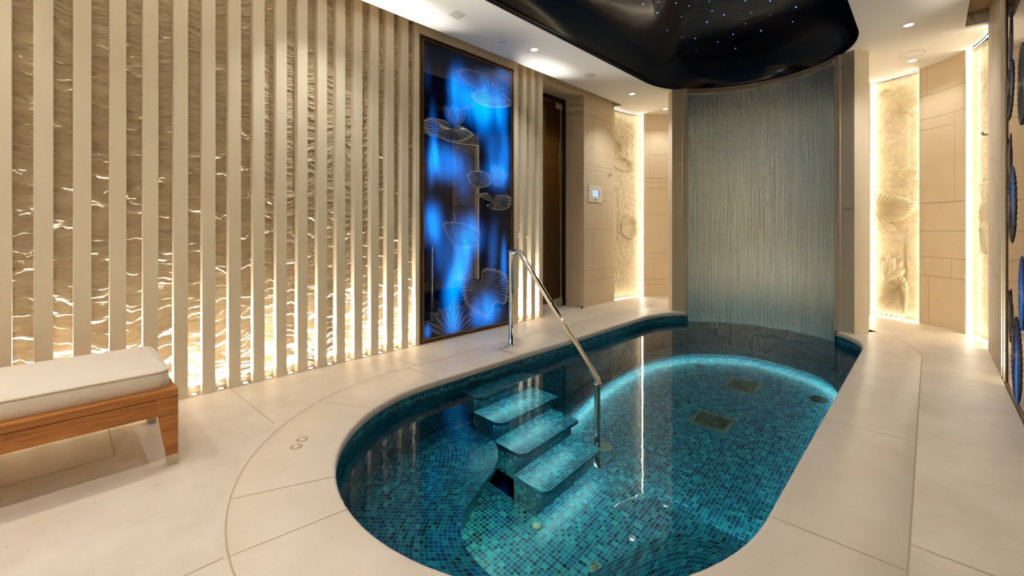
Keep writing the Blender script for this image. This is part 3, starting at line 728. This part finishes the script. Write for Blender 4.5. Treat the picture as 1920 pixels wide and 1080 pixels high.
m.face([(X0, 4.29, 0), (X0, 5.2, 0), (X0, 5.2, 3.01), (X0, 4.29, 3.01)]); m.face([(X0, 5.2, 0), (dx, 5.2, 0), (dx, 5.2, 3.01), (X0, 5.2, 3.01)]); m.face([(X0, 4.29, 0), (dx, 4.29, 0), (dx, 4.29, 3.01), (X0, 4.29, 3.01)]); m.face([(X0, 4.29, 3.01), (dx, 4.29, 3.01), (dx, 5.2, 3.01), (X0, 5.2, 3.01)])
struct(m.build('wall_passage', plain('brown_passage', (150, 118, 66), .7)), 'brown passage walls behind the glass door')

# things on the left pier
t = thing('control_panel', 'white wall touch panel with a small blue screen on the sandstone pier', 'control panel', (XL, 5.49, 1.63))
MB().box(0, -.175, -.122, .008, .175, .122).build('faceplate', M['white'], t, bevel=.002)
MB().box(.0082, -.075, -.04, .0095, .075, .05).build('screen', M['screen'], t)
MB().box(.0082, .076, -.04, .0093, .092, .05).build('screen_edge', M['black'], t)
MB().box(.0082, -.02, -.092, .0105, .02, -.078).build('button', M['black'], t)
m = MB().tube([(0, 0, 0), (.035, 0, 0), (.05, 0, .02)], .009, 12)
def hook(label, x, y, z, rz):
    o = MB().tube([(0, 0, 0), (.03, 0, 0), (.042, 0, .022)], .010, 12).build('wall_hook', M['steel']); o.location = (x, y, z); o.rotation_euler = (0, 0, rz); tag(o, label, 'hook')
hook('small steel hook on the sandstone pier above the blue-screened panel', XL, 5.87, 1.93, 0)
o = MB().lathe([(.014, 0), (.014, .03), (.010, .034), (.0001, .034)], 0, 0, n=16).build('door_stop', M['bronze']); o.location = (XL + .02, 5.12, 0.0); tag(o, 'small bronze door stop on the floor at the foot of the pier', 'door stop')

# ------------------------------------------------------------------ right wall
m = MB(); m.face([(XR, YB, 0), (XR, YB, 3.12), (XR, 3.35, 3.12), (XR, 3.35, 0)])
m.box(XR + .05, 3.34, 0, XR + .1, 5.1, 3.12); m.box(XR + .002, 3.35, 3.0, XR + .05, 4.66, 3.12)
struct(m.build('wall_right', M['slat']), 'plain stone wall on the right')
rs = [(4.665, 4.715), (4.80, 4.865), (4.95, 5.00)]
for i, (a, b) in enumerate(rs):
    o = MB().box(XR, a, 0, XR + .09, b, 3.12).build('wall_slat', M['slat'], bevel=.0015, bseg=1); localise(o, (XR, (a + b) / 2, 0))
    tag(o, 'pale stone slat on the right wall, ' + ['next to the reflective panel', 'middle of the three', 'next to the travertine pier'][i], 'wall slat', 'stone slats of the right wall')
for i, (a, b) in enumerate([(4.715, 4.80), (4.865, 4.95)]):
    t = copy_tree(ul); t.location = (XR + .04, (a + b) / 2, 0); t['label'] = 'square floor uplight on the right wall, ' + ['nearest the reflective panel', 'nearest the travertine pier'][i]; t['group'] = 'uplights of the right wall'
    for ch in list(t.children):
        if ch.type == 'LIGHT': bpy.data.objects.remove(ch)
    groove_light(XR + .04, (a + b) / 2, 1, t)
m = MB(); m.box(XR, 5.0, 0, XR + .12, 5.965, 3.12)
for y0, z0, y1, z1 in ((5.05, 1.62, 5.9, 1.78), (5.0, 1.32, 5.5, 1.52), (5.1, .72, 5.965, .86), (5.35, 2.2, 5.9, 2.05)):
    m.face([(XR - .0008, y0, z0 - .0025), (XR - .0008, y1, z1 - .0025), (XR - .0008, y1, z1 + .0025), (XR - .0008, y0, z0 + .0025)], mi=1)
struct(m.build('wall_right_pier', [M['trav'], M['wjoint']]), 'veined travertine pier between the right niche and the slats')
hook('small steel hook at the far edge of the travertine pier', XR, 5.94, 1.99, PI)
m = MB(); m.face([(XL, YB, 0), (XR, YB, 0), (XR, YB, 3.12), (XL, YB, 3.12)])
struct(m.build('wall_back', M['wall']), 'plain stone wall behind the camera')

# ------------------------------------------------------------------ curved end wall
NICHE = [(.05, .789), (1.305, 1.81), (3.885, 4.392), (4.955, 5.655)]
segs = [(.0, .05), (.789, 1.305), (1.81, 3.885), (4.392, 4.955), (5.655, CS[-1])]
m = MB()
for a, b in segs:
    n = max(2, int((b - a) / .06))
    m.grid([[cpt(a + (b - a) * i / n, 0, z) for z in (0, CZ + .02)] for i in range(n + 1)])
    for s in (a, b): m.grid([[cpt(s, o, z) for z in (0, CZ + .02)] for o in (-.0, .11)], smooth=False)
def cvl(s, z0, z1): m.face([cpt(s - .002, -.001, z0), cpt(s + .002, -.001, z0), cpt(s + .002, -.001, z1), cpt(s - .002, -.001, z1)], mi=1)
def chl(s0, s1, z):
    n = 6
    m.grid([[cpt(s0 + (s1 - s0) * i / n, -.001, z - .0025), cpt(s0 + (s1 - s0) * i / n, -.001, z + .0025)] for i in range(n + 1)], mi=1)
for s0, s1, z in [(4.392, 4.955, 2.68), (4.392, 4.955, 2.405), (4.392, 4.795, 2.28), (4.392, 4.955, 1.42), (4.392, 4.955, 1.096), (4.392, 4.955, .791), (4.392, 4.955, .573),
                  (.789, 1.305, 2.762), (.899, 1.305, 2.35), (.789, 1.305, 1.955), (.789, 1.305, 1.89), (.789, 1.305, 1.79), (.789, 1.305, 1.359), (.789, 1.305, .722), (.789, 1.305, .278), (.789, 1.305, .198)]: chl(s0, s1, z)
for s, z0, z1 in [(4.476, 2.68, 3.02), (4.795, 1.42, 2.40), (4.754, .573, .79), (4.493, 0, .573), (.899, 1.955, 2.762), (.975, .278, .722)]: cvl(s, z0, z1)
struct(m.build('wall_end', [M['wall'], M['wjoint']]), 'curved sandstone wall with block joints behind the water wall')
def niche(i, a, b, label, pads, lotus, slabs):
    c = cpt((a + b) / 2, .1); t = thing('relief_panel', label, 'relief panel', c); T = Vector(c)
    mp = lambda s, z, h: tuple(Vector(cpt(s, .10 - h, z)) - T)
    def slabh(s, z):
        for s0, z0, s1, z1, h in slabs:
            if s0 <= s <= s1 and z0 <= z <= z1: return h
        return 0
    ns = max(24, int((b - a) / .012)); nz = 220; G = []
    for k in range(ns + 1):
        s = a + (b - a) * k / ns; row = []
        for j in range(nz + 1):
            z = (CZ + .02) * j / nz; q = noise.noise(Vector((s * 18, z * 18, i))) * .5 + noise.noise(Vector((s * 42, z * 42, i + 4))) * .5
            row.append(mp(s, z, .006 + slabh(s, z) + .012 * q))
        G.append(row)
    m = MB(); m.grid(G); m.build('stucco', M['relief'], t)
    for hub, loop, rb, amp in pads:
        m = MB(); fan(m, hub, loop, amp * .85, rb, mp, base=.016, scal=.06); m.build('lily_pad', M['lily'], t)
    for hub, tips, wd in lotus:
        m = MB(); petals(m, hub, tips, wd, .03, mp, base=.018); m.build('lotus_flower', M['lily'], t)
    for s, sg in ((a, 1), (b, -1)):
        m = MB(); m.grid([[mp(s + sg * .006, z, h) for z in (.01, CZ - .01)] for h in (.07, .085)], smooth=False)
        m.grid([[mp(s + sg * q, z, .07) for z in (.01, CZ - .01)] for q in (.0, .02)], smooth=False); m.build('light_strip', M['led'], t)
    for z in (.012, CZ - .012):
        m = MB(); m.grid([[mp(a + .02 + (b - a - .04) * k / 8, z, h) for h in (.06, .075)] for k in range(9)], smooth=False); m.build('light_strip', M['led'], t)
    return t
P = lambda s, z, rs, rz, n=12, cut=None: blob(s, z, rs, rz, n)
niche(1, *NICHE[0], 'lit lily relief niche left of the water wall, beside the pier with the touch panel',
      [((.36, 2.42), P(.30, 2.45, .16, .07), 22, .02), ((.50, 2.22), P(.44, 2.17, .30, .115), 30, .022), ((.12, 2.35), P(.12, 2.35, .06, .16), 14, .015), ((.66, 1.16), P(.56, 1.15, .2, .2), 26, .025), ((.1, .9), P(.1, .9, .05, .4), 12, .012)],
      [], [(.05, 1.75, .68, 2.85, .012), (.05, .85, .30, 1.75, .0), (.22, .9, .72, 1.75, .010)])
niche(2, *NICHE[1], 'lit lily relief niche hidden behind the left side of the water wall', [((1.5, 1.4), P(1.5, 1.4, .2, .2), 24, .02)], [], [])
niche(3, *NICHE[2], 'lit relief niche right of the water wall with a lotus over a wide lily pad',
      [((4.36, 2.66), P(4.30, 2.64, .13, .12), 20, .025), ((3.99, 2.86), P(3.99, 2.86, .11, .05), 16, .02), ((4.34, 1.80), P(4.28, 1.80, .14, .09), 20, .025),
       ((3.90, 1.38), [(3.895, 1.56), (4.05, 1.56), (4.20, 1.51), (4.34, 1.42), (4.30, 1.32), (4.2, 1.24), (4.05, 1.20), (3.895, 1.25)], 26, .04),
       ((3.90, 1.20), [(3.895, 1.28), (4.02, 1.22), (4.12, 1.12), (4.02, 1.08), (3.895, 1.09)], 12, .03),
       ((4.16, .40), [(4.00, .47), (4.10, .50), (4.2, .52), (4.24, .35), (4.21, .03), (4.05, .02), (3.90, .05), (3.895, .30), (3.92, .42)], 30, .04)],
      [((4.02, .44), [(3.91, .66), (3.95, .74), (4.00, .72), (4.05, .80), (4.10, .76), (4.12, .68), (4.18, .72), (4.16, .60), (4.21, .62)], .045)],
      [(3.885, 1.66, 4.24, 2.55, .014), (4.24, 1.80, 4.392, 2.60, .004), (4.22, .05, 4.392, 1.06, .014)])
niche(4, *NICHE[3], 'lit relief niche at the far right beside the travertine pier',
      [((5.33, 2.04), P(5.33, 2.14, .19, .16), 16, .03), ((5.10, 1.17), [(5.05, 1.35), (5.2, 1.40), (5.42, 1.3), (5.45, 1.05), (5.35, .87), (5.2, .86), (5.10, .90), (5.04, 1.1)], 22, .035)],
      [], [(5.03, 1.62, 5.655, 2.75, .018), (5.03, .86, 5.655, 1.6, .03)])

# ------------------------------------------------------------------ water wall
t = thing('water_wall', 'tall curved steel water wall between two piers at the far end of the pool', 'water feature', (PX, PY1, 0))
R2 = 1.085; A0, A1 = math.radians(43.2), math.radians(138.8)
n = 90; nz = 120; G = []; U = []
for i in range(n + 1):
    a = A0 + (A1 - A0) * i / n; row = []; u = []
    for j in range(nz + 1):
        z = -.2 + 3.16 * j / nz; q = noise.noise(Vector((a * 40, z * .8, 2))) * .0022 + noise.noise(Vector((a * 9, z * 1.4, 7))) * .003
        row.append(((R2 - q) * math.cos(a), (R2 - q) * math.sin(a), z)); u.append((a * R2, z))
    G.append(row); U.append(u)
m = MB(); m.grid(G, U); m.build('water_sheet', M['cascade'], t)
m = MB()
def arcbox(m, r0, r1, a0, a1, z0, z1, n=40):
    q = [(r0, z0), (r1, z0), (r1, z1), (r0, z1), (r0, z0)]
    m.grid([[(r * math.cos(a0 + (a1 - a0) * i / n), r * math.sin(a0 + (a1 - a0) * i / n), z) for r, z in q] for i in range(n + 1)], smooth=False)
    for a in (a0, a1): m.face([(r * math.cos(a), r * math.sin(a), z) for r, z in q[:4]])
arcbox(m, 1.062, 1.10, A0, A1, 2.945, 2.985); m.build('spout', M['steel'], t)
def pol(r, d): return (r * math.cos(math.radians(d)), r * math.sin(math.radians(d)))
for sg in (0, 1):
    f = (lambda d: d) if sg == 0 else (lambda d: 182.6 - d)
    p0 = pol(1.082, f(43.6)); p1 = pol(1.184, f(35.1)); p2 = pol(1.36, f(37.6)); p3 = pol(1.36, f(44))
    m = MB(); m.face([p0 + (0.001,), p1 + (0.001,), p1 + (CZ,), p0 + (CZ,)], [(0, 0), (.2, 0), (.2, 3), (0, 3)])
    e = Vector(p1) - Vector(p0); nn = Vector((-e.y, e.x)).normalized() * (.012 if sg == 0 else -.012)
    q0 = (p0[0] + nn.x, p0[1] + nn.y); q1 = (p1[0] + nn.x, p1[1] + nn.y)
    m.face([p0 + (0.001,), q0 + (0.001,), q0 + (CZ,), p0 + (CZ,)])
    m.build('side_panel', M['steel'], t)
    m = MB(); m.face([p1 + (0.001,), p2 + (0.001,), p2 + (CZ,), p1 + (CZ,)]); m.face([p2 + (0.001,), p3 + (0.001,), p3 + (CZ,), p2 + (CZ,)]); m.build('stone_return', M['slat'], t)
m = MB(); arcbox(m, 1.10, 1.36, math.radians(40.5), math.radians(142), -.06, CZ); m.build('core', M['wall'], t)

# ------------------------------------------------------------------ ceiling, gap soffits and the black star dome
DC = (-1.585, 1.9, 5.3, 1.09)
def dst(off): return stad(off, DC[0], DC[1], DC[2], DC[3])
GX0, GX1 = -3.42, .238
outerc = [(GX0, YB), (GX1, YB), (GX1, 5.925), (XR + .05, 5.925)] + [cpt(s, .02)[:2] for s in [CS[-1] * (1 - k / 60) for k in range(1, 60)]] + [(XL - .02, 6.03), (GX0, 6.03)]
m = plate(outerc, [dst(0)], CZ, flip=True)
# edges of the gaps
m.face([(GX0, YB, CZ), (GX0, 6.03, CZ), (GX0, 6.03, 3.13), (GX0, YB, 3.13)]); m.face([(GX1, YB, CZ), (GX1, 5.925, CZ), (GX1, 5.925, 3.13), (GX1, YB, 3.13)])
m.face([(XL, 6.03, CZ), (GX0, 6.03, CZ), (GX0, 6.03, 3.13), (XL, 6.03, 3.13)]); m.face([(GX1, 5.925, CZ), (XR, 5.925, CZ), (XR, 5.925, 3.13), (GX1, 5.925, 3.13)])
struct(m.build('ceiling', M['ceil']), 'white plaster ceiling around the black dome')
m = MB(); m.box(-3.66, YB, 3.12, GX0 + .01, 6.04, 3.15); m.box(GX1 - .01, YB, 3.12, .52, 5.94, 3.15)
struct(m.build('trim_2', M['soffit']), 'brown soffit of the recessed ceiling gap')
prof = [(.004, CZ - .001), (.004, CZ + .015)] + [(DC[3] * (q - 1), CZ + .015 + .36 * (1 - q ** 3.2) ** .62) for q in (1, .995, .985, .965, .94, .90, .85, .78, .70, .6, .48, .35, .2, .08)]
rings = [dst(o) for o, z in prof]
m = MB(); m.grid([[(rings[k][i % NST][0], rings[k][i % NST][1], prof[k][1]) for k in range(len(prof))] for i in range(NST + 1)])
plate(dst(prof[-1][0]), [], prof[-1][1], m, flip=True)
dome = m.build('ceiling_dome', M['dome'])
_b = bmesh.new(); _b.from_mesh(dome.data); bmesh.ops.recalc_face_normals(_b, faces=_b.faces); _b.to_mesh(dome.data); _b.free()
struct(dome, 'glossy black oval ceiling recess with tiny stars')
for p in dome.data.polygons: p.use_smooth = True
stars = [(-2.067, 4.053), (-1.94, 4.124), (-1.823, 4.264), (-2.043, 4.318), (-1.751, 4.407), (-1.898, 4.575), (-1.748, 4.888), (-1.571, 4.46), (-1.621, 4.673), (-1.56, 4.847), (-2.095, 5.069), (-1.997, 5.209), (-2.12, 5.598), (-2.144, 4.781), (-1.84, 5.495), (-1.64, 5.403), (-1.748, 5.847), (-1.312, 4.686), (-1.342, 4.993), (-1.456, 5.214), (-1.382, 5.523), (-1.136, 4.859), (-1.21, 5.175), (-0.981, 5.177), (-1.074, 5.517)]
st0 = MB().lathe([(.0001, -.0005), (.005, 0)], 0, 0, n=10).build('star_light', M['star'])
tag(st0, 'tiny blue fibre optic star light in the black ceiling dome', 'star light', 'blue star lights in the dome')
def domez(x, y):
    yy = min(max(y, DC[1]), DC[2]); d = math.hypot(x - DC[0], y - yy) - DC[3]
    for (o0, z0), (o1, z1) in zip(prof, prof[1:]):
        if o1 <= d <= o0 and o0 > o1: return z0 + (z1 - z0) * (o0 - d) / (o0 - o1)
    return prof[-1][1]
for i, (x, y) in enumerate(stars):
    # keep the direction from the room towards the star, put it on the recess surface
    for _ in range(4):
        z = domez(x, y); k = (z - 1.12) / (3.36 - 1.12); x2, y2 = stars[i][0] * k, stars[i][1] * k; x, y = x2, y2
    o = st0 if i == 0 else st0.copy()
    if i: COL.objects.link(o)
    o.location = (x, y, domez(x, y) - .003); s = random.choice((.7, .9, 1.1)); o.scale = (s, s, 1)

# ceiling fittings
def downlight(x, y, label, e=DOWN_W, z=CZ):
    t = thing('ceiling_downlight', label, 'downlight', (x, y, z), 'recessed ceiling downlights')
    MB().lathe([(.048, 0), (.046, -.004), (.036, -.003), (.035, 0)], 0, 0).build('trim', M['ceil'], t)
    MB().lathe([(.035, -.0015), (.0001, -.0015)], 0, 0).build('lens', M['lens'], t)
    spot('bulb', (x, y, z - .02), (x, y, 0), e, WARM, 114, 1, .04, t)
for x, y, lab in [(-3.035, 3.52, 'recessed ceiling downlight in front of the blue glass panel'), (-3.036, 5.63, 'recessed ceiling downlight in front of the sandstone pier'),
                  (-.146, 5.505, 'recessed ceiling downlight right of the dome, the nearer of the two'), (-.146, 6.70, 'recessed ceiling downlight right of the dome, beside the round speaker'),
                  (-3.035, 1.42, 'recessed ceiling downlight over the deck left of the near pool end'), (-3.035, -.7, 'recessed ceiling downlight over the lounger'),
                  (-.146, 3.4, 'recessed ceiling downlight over the right-hand deck'), (-.146, 1.3, 'recessed ceiling downlight right of the near pool end'), (-.146, -.8, 'recessed ceiling downlight behind the camera on the right'),
                  (-1.6, -.3, 'recessed ceiling downlight behind the near end of the dome'), (-1.6, -1.8, 'recessed ceiling downlight by the back wall')]: downlight(x, y, lab, 24 if y > 6.5 else DOWN_W)
for x_, l_ in ((-2.7, 'left'), (-1.6, 'middle'), (-.5, 'right')): downlight(x_, YB + .35, 'added fill lamp out of view by the back wall, ' + l_ + ' of three', 70)  # added lamps out of view, brighten the back wall mirrored in the water sheet
downlight(-3.036, 6.7, 'recessed ceiling downlight in the curved passage on the left', 28)
downlight(-4.45, 4.75, 'added fill lamp brightening the passage behind the glass door', 100, 3.008)  # added lamp, lifts the dark passage behind the door glass
def vent(x, y, label):
    t = thing('ceiling_speaker', label, 'ceiling speaker', (x, y, CZ)); t.rotation_euler = (0, 0, 0)
    MB().box(-.058, -.058, -.003, .058, .058, 0).build('grille', M['paint'], t)
    m = MB()
    for k in range(4): m.box(*[(-.062, -.062, -.004, .062, -.058, 0), (-.062, .058, -.004, .062, .062, 0), (-.062, -.058, -.004, -.058, .058, 0), (.058, -.058, -.004, .062, .058, 0)][k])
    m.build('frame', M['ceil'], t)
vent(-3.036, 2.48, 'flush square ceiling grille above the last slats left of the blue panel')
vent(-3.039, 4.587, 'flush square ceiling grille in front of the glass door')
t = thing('ceiling_speaker', 'flush round ceiling speaker beside the downlight near the curved wall', 'ceiling speaker', (-.14, 6.45, CZ))
MB().lathe([(.11, 0), (.109, -.003), (.104, -.003), (.103, -.0005)], 0, 0).build('ring', M['paint'], t)
MB().lathe([(.103, -.001), (.0001, -.001)], 0, 0).build('grille', M['ceil'], t)

# deck fittings
for x, y, lab in ((-2.355, .86, 'round steel button set in the deck, nearer the lounger'), (-2.416, .912, 'round steel button set in the deck, nearer the slatted wall')):
    t = thing('deck_button', lab, 'deck button', (x, y, 0), 'steel buttons in the deck')
    MB().lathe([(.030, 0), (.030, .002), (.016, .003), (.0155, .0015)], 0, 0).build('ring', M['steel'], t)
    MB().lathe([(.0155, .003), (.012, .006), (.0001, .006)], 0, 0).build('push_cap', M['white'], t)

# ------------------------------------------------------------------ lounger (daybed end)
t = thing('lounger', 'teak daybed with a cream cushion in front of the slatted wall', 'lounger', (-2.93, -.6, 0)); T = Vector(t.location)
LX0, LX1, LY0, LY1 = -3.28, -2.60, -1.65, .412
def lb(x0, y0, z0, x1, y1, z1): return MB().box(x0 - T.x, y0 - T.y, z0, x1 - T.x, y1 - T.y, z1)
m = lb(LX0, LY0, .324, LX0 + .07, LY1, .358)
for a in ((LX1 - .07, LY0, LX1, LY1 - .07), (LX0 + .07, LY0, LX1 - .07, LY0 + .07)): m.box(a[0] - T.x, a[1] - T.y, .324, a[2] - T.x, a[3] - T.y, .358)
m.build('top_rail', M['teak'], t, bevel=.002)
m = lb(LX0 + .07, LY1 - .07, .324, LX1, LY1, .358); m.build('end_rail', M['teak'], t, bevel=.002)
m = lb(LX1 - .03, LY0 + .04, .243, LX1 - .006, LY1 - .05, .320); m.box(LX0 + .006 - T.x, LY0 + .04 - T.y, .243, LX0 + .03 - T.x, LY1 - .05 - T.y, .320)
m.box(LX0 + .05 - T.x, LY1 - .03 - T.y, .243, LX1 - .05 - T.x, LY1 - .006 - T.y, .320); m.build('apron', M['teak'], t, bevel=.0015)
m = MB()
for k in range(14): y = LY0 + .1 + (LY1 - LY0 - .2) * k / 13; m.box(LX0 + .06 - T.x, y - .03 - T.y, .318, LX1 - .06 - T.x, y + .03 - T.y, .330)
m.build('slats', M['teak'], t)
for sx in (0, 1):
    for sy in (0, 1):
        X = (LX0, LX1)[sx] - T.x; Y = (LY0, LY1)[sy] - T.y; dx_ = -1 if sx else 1; dy_ = -1 if sy else 1
        def lg(z, wx, wy): return [(X, Y, z), (X + dx_ * wx, Y, z), (X + dx_ * wx, Y + dy_ * wy, z), (X, Y + dy_ * wy, z)]
        secs = [lg(.324, .075, .085), lg(.05, .045, .044)]
        m = MB(); m.grid([[s[k] for s in secs] for k in (0, 1, 2, 3, 0)], smooth=False); m.face(secs[0]); m.face(secs[1][::-1])
        lgo = m.build('leg', M['teak'], t, bevel=.0015)
        m = MB(); s2 = [lg(.05, .045, .044), lg(.0, .041, .040)]; m.grid([[s[k] for s in s2] for k in (0, 1, 2, 3, 0)], smooth=False); m.face(s2[1][::-1])
        m.build('foot_cap', M['steel'], lgo)
def cushion(x0, x1, y0, y1, z0, z1):
    n = 14; hx, hy = (x1 - x0) / 2, (y1 - y0) / 2; cx, cy = (x0 + x1) / 2 - T.x, (y0 + y1) / 2 - T.y
    def rr(off, z, rad=.05):
        out = []
        for (sx, sy, a0) in ((1, 1, 0), (-1, 1, 90), (-1, -1, 180), (1, -1, 270)):
            for k in range(6): a = math.radians(a0 + 90 * k / 5); out.append((cx + sx * (hx - rad) + (rad + off) * math.cos(a), cy + sy * (hy - rad) + (rad + off) * math.sin(a), z))
        return out
    H = z1 - z0
    lv = [rr(-.022, z0), rr(-.006, z0 + .006), rr(.004, z0 + .03), rr(.008, z0 + H * .5), rr(.004, z1 - .02), rr(0, z1 - .008), rr(-.006, z1 - .002), rr(-.03, z1 + .006)]
    m = MB(); m.grid([[l[k] for l in lv] for k in range(24)], closeu=True)
    # puffed top
    top = lv[-1]; rings = [top]
    for f, dz in ((.85, .010), (.6, .015), (.3, .018), (.02, .019)): rings.append([(cx + (p[0] - cx) * f if True else 0, cy + (p[1] - cy) * (1 - (1 - f) * .9), z1 + dz) for p in top])
    m.grid([[r[k] for r in rings] for k in range(24)], closeu=True); m.face(rings[-1]); m.face(lv[0][::-1])
    c = m.build('cushion', M['canvas'], t)
    pp = rr(.003, z1 - .006); p2 = MB(); p2.tube(pp + [pp[0]], .0045, 8, caps=False); p2.build('piping', M['canvas'], c)
    p3 = rr(.0, z0 + .008); p4 = MB(); p4.tube(p3 + [p3[0]], .004, 8, caps=False); p4.build('piping', M['canvas'], c)
    m = MB().box(x1 + .006 - T.x, -.02 - T.y, z0 - .012, x1 + .010 - T.x, .095 - T.y, z0 + .012); m.build('tag', M['white'], c)
cushion(-3.27, -2.65, -1.6, .385, .335, .445)
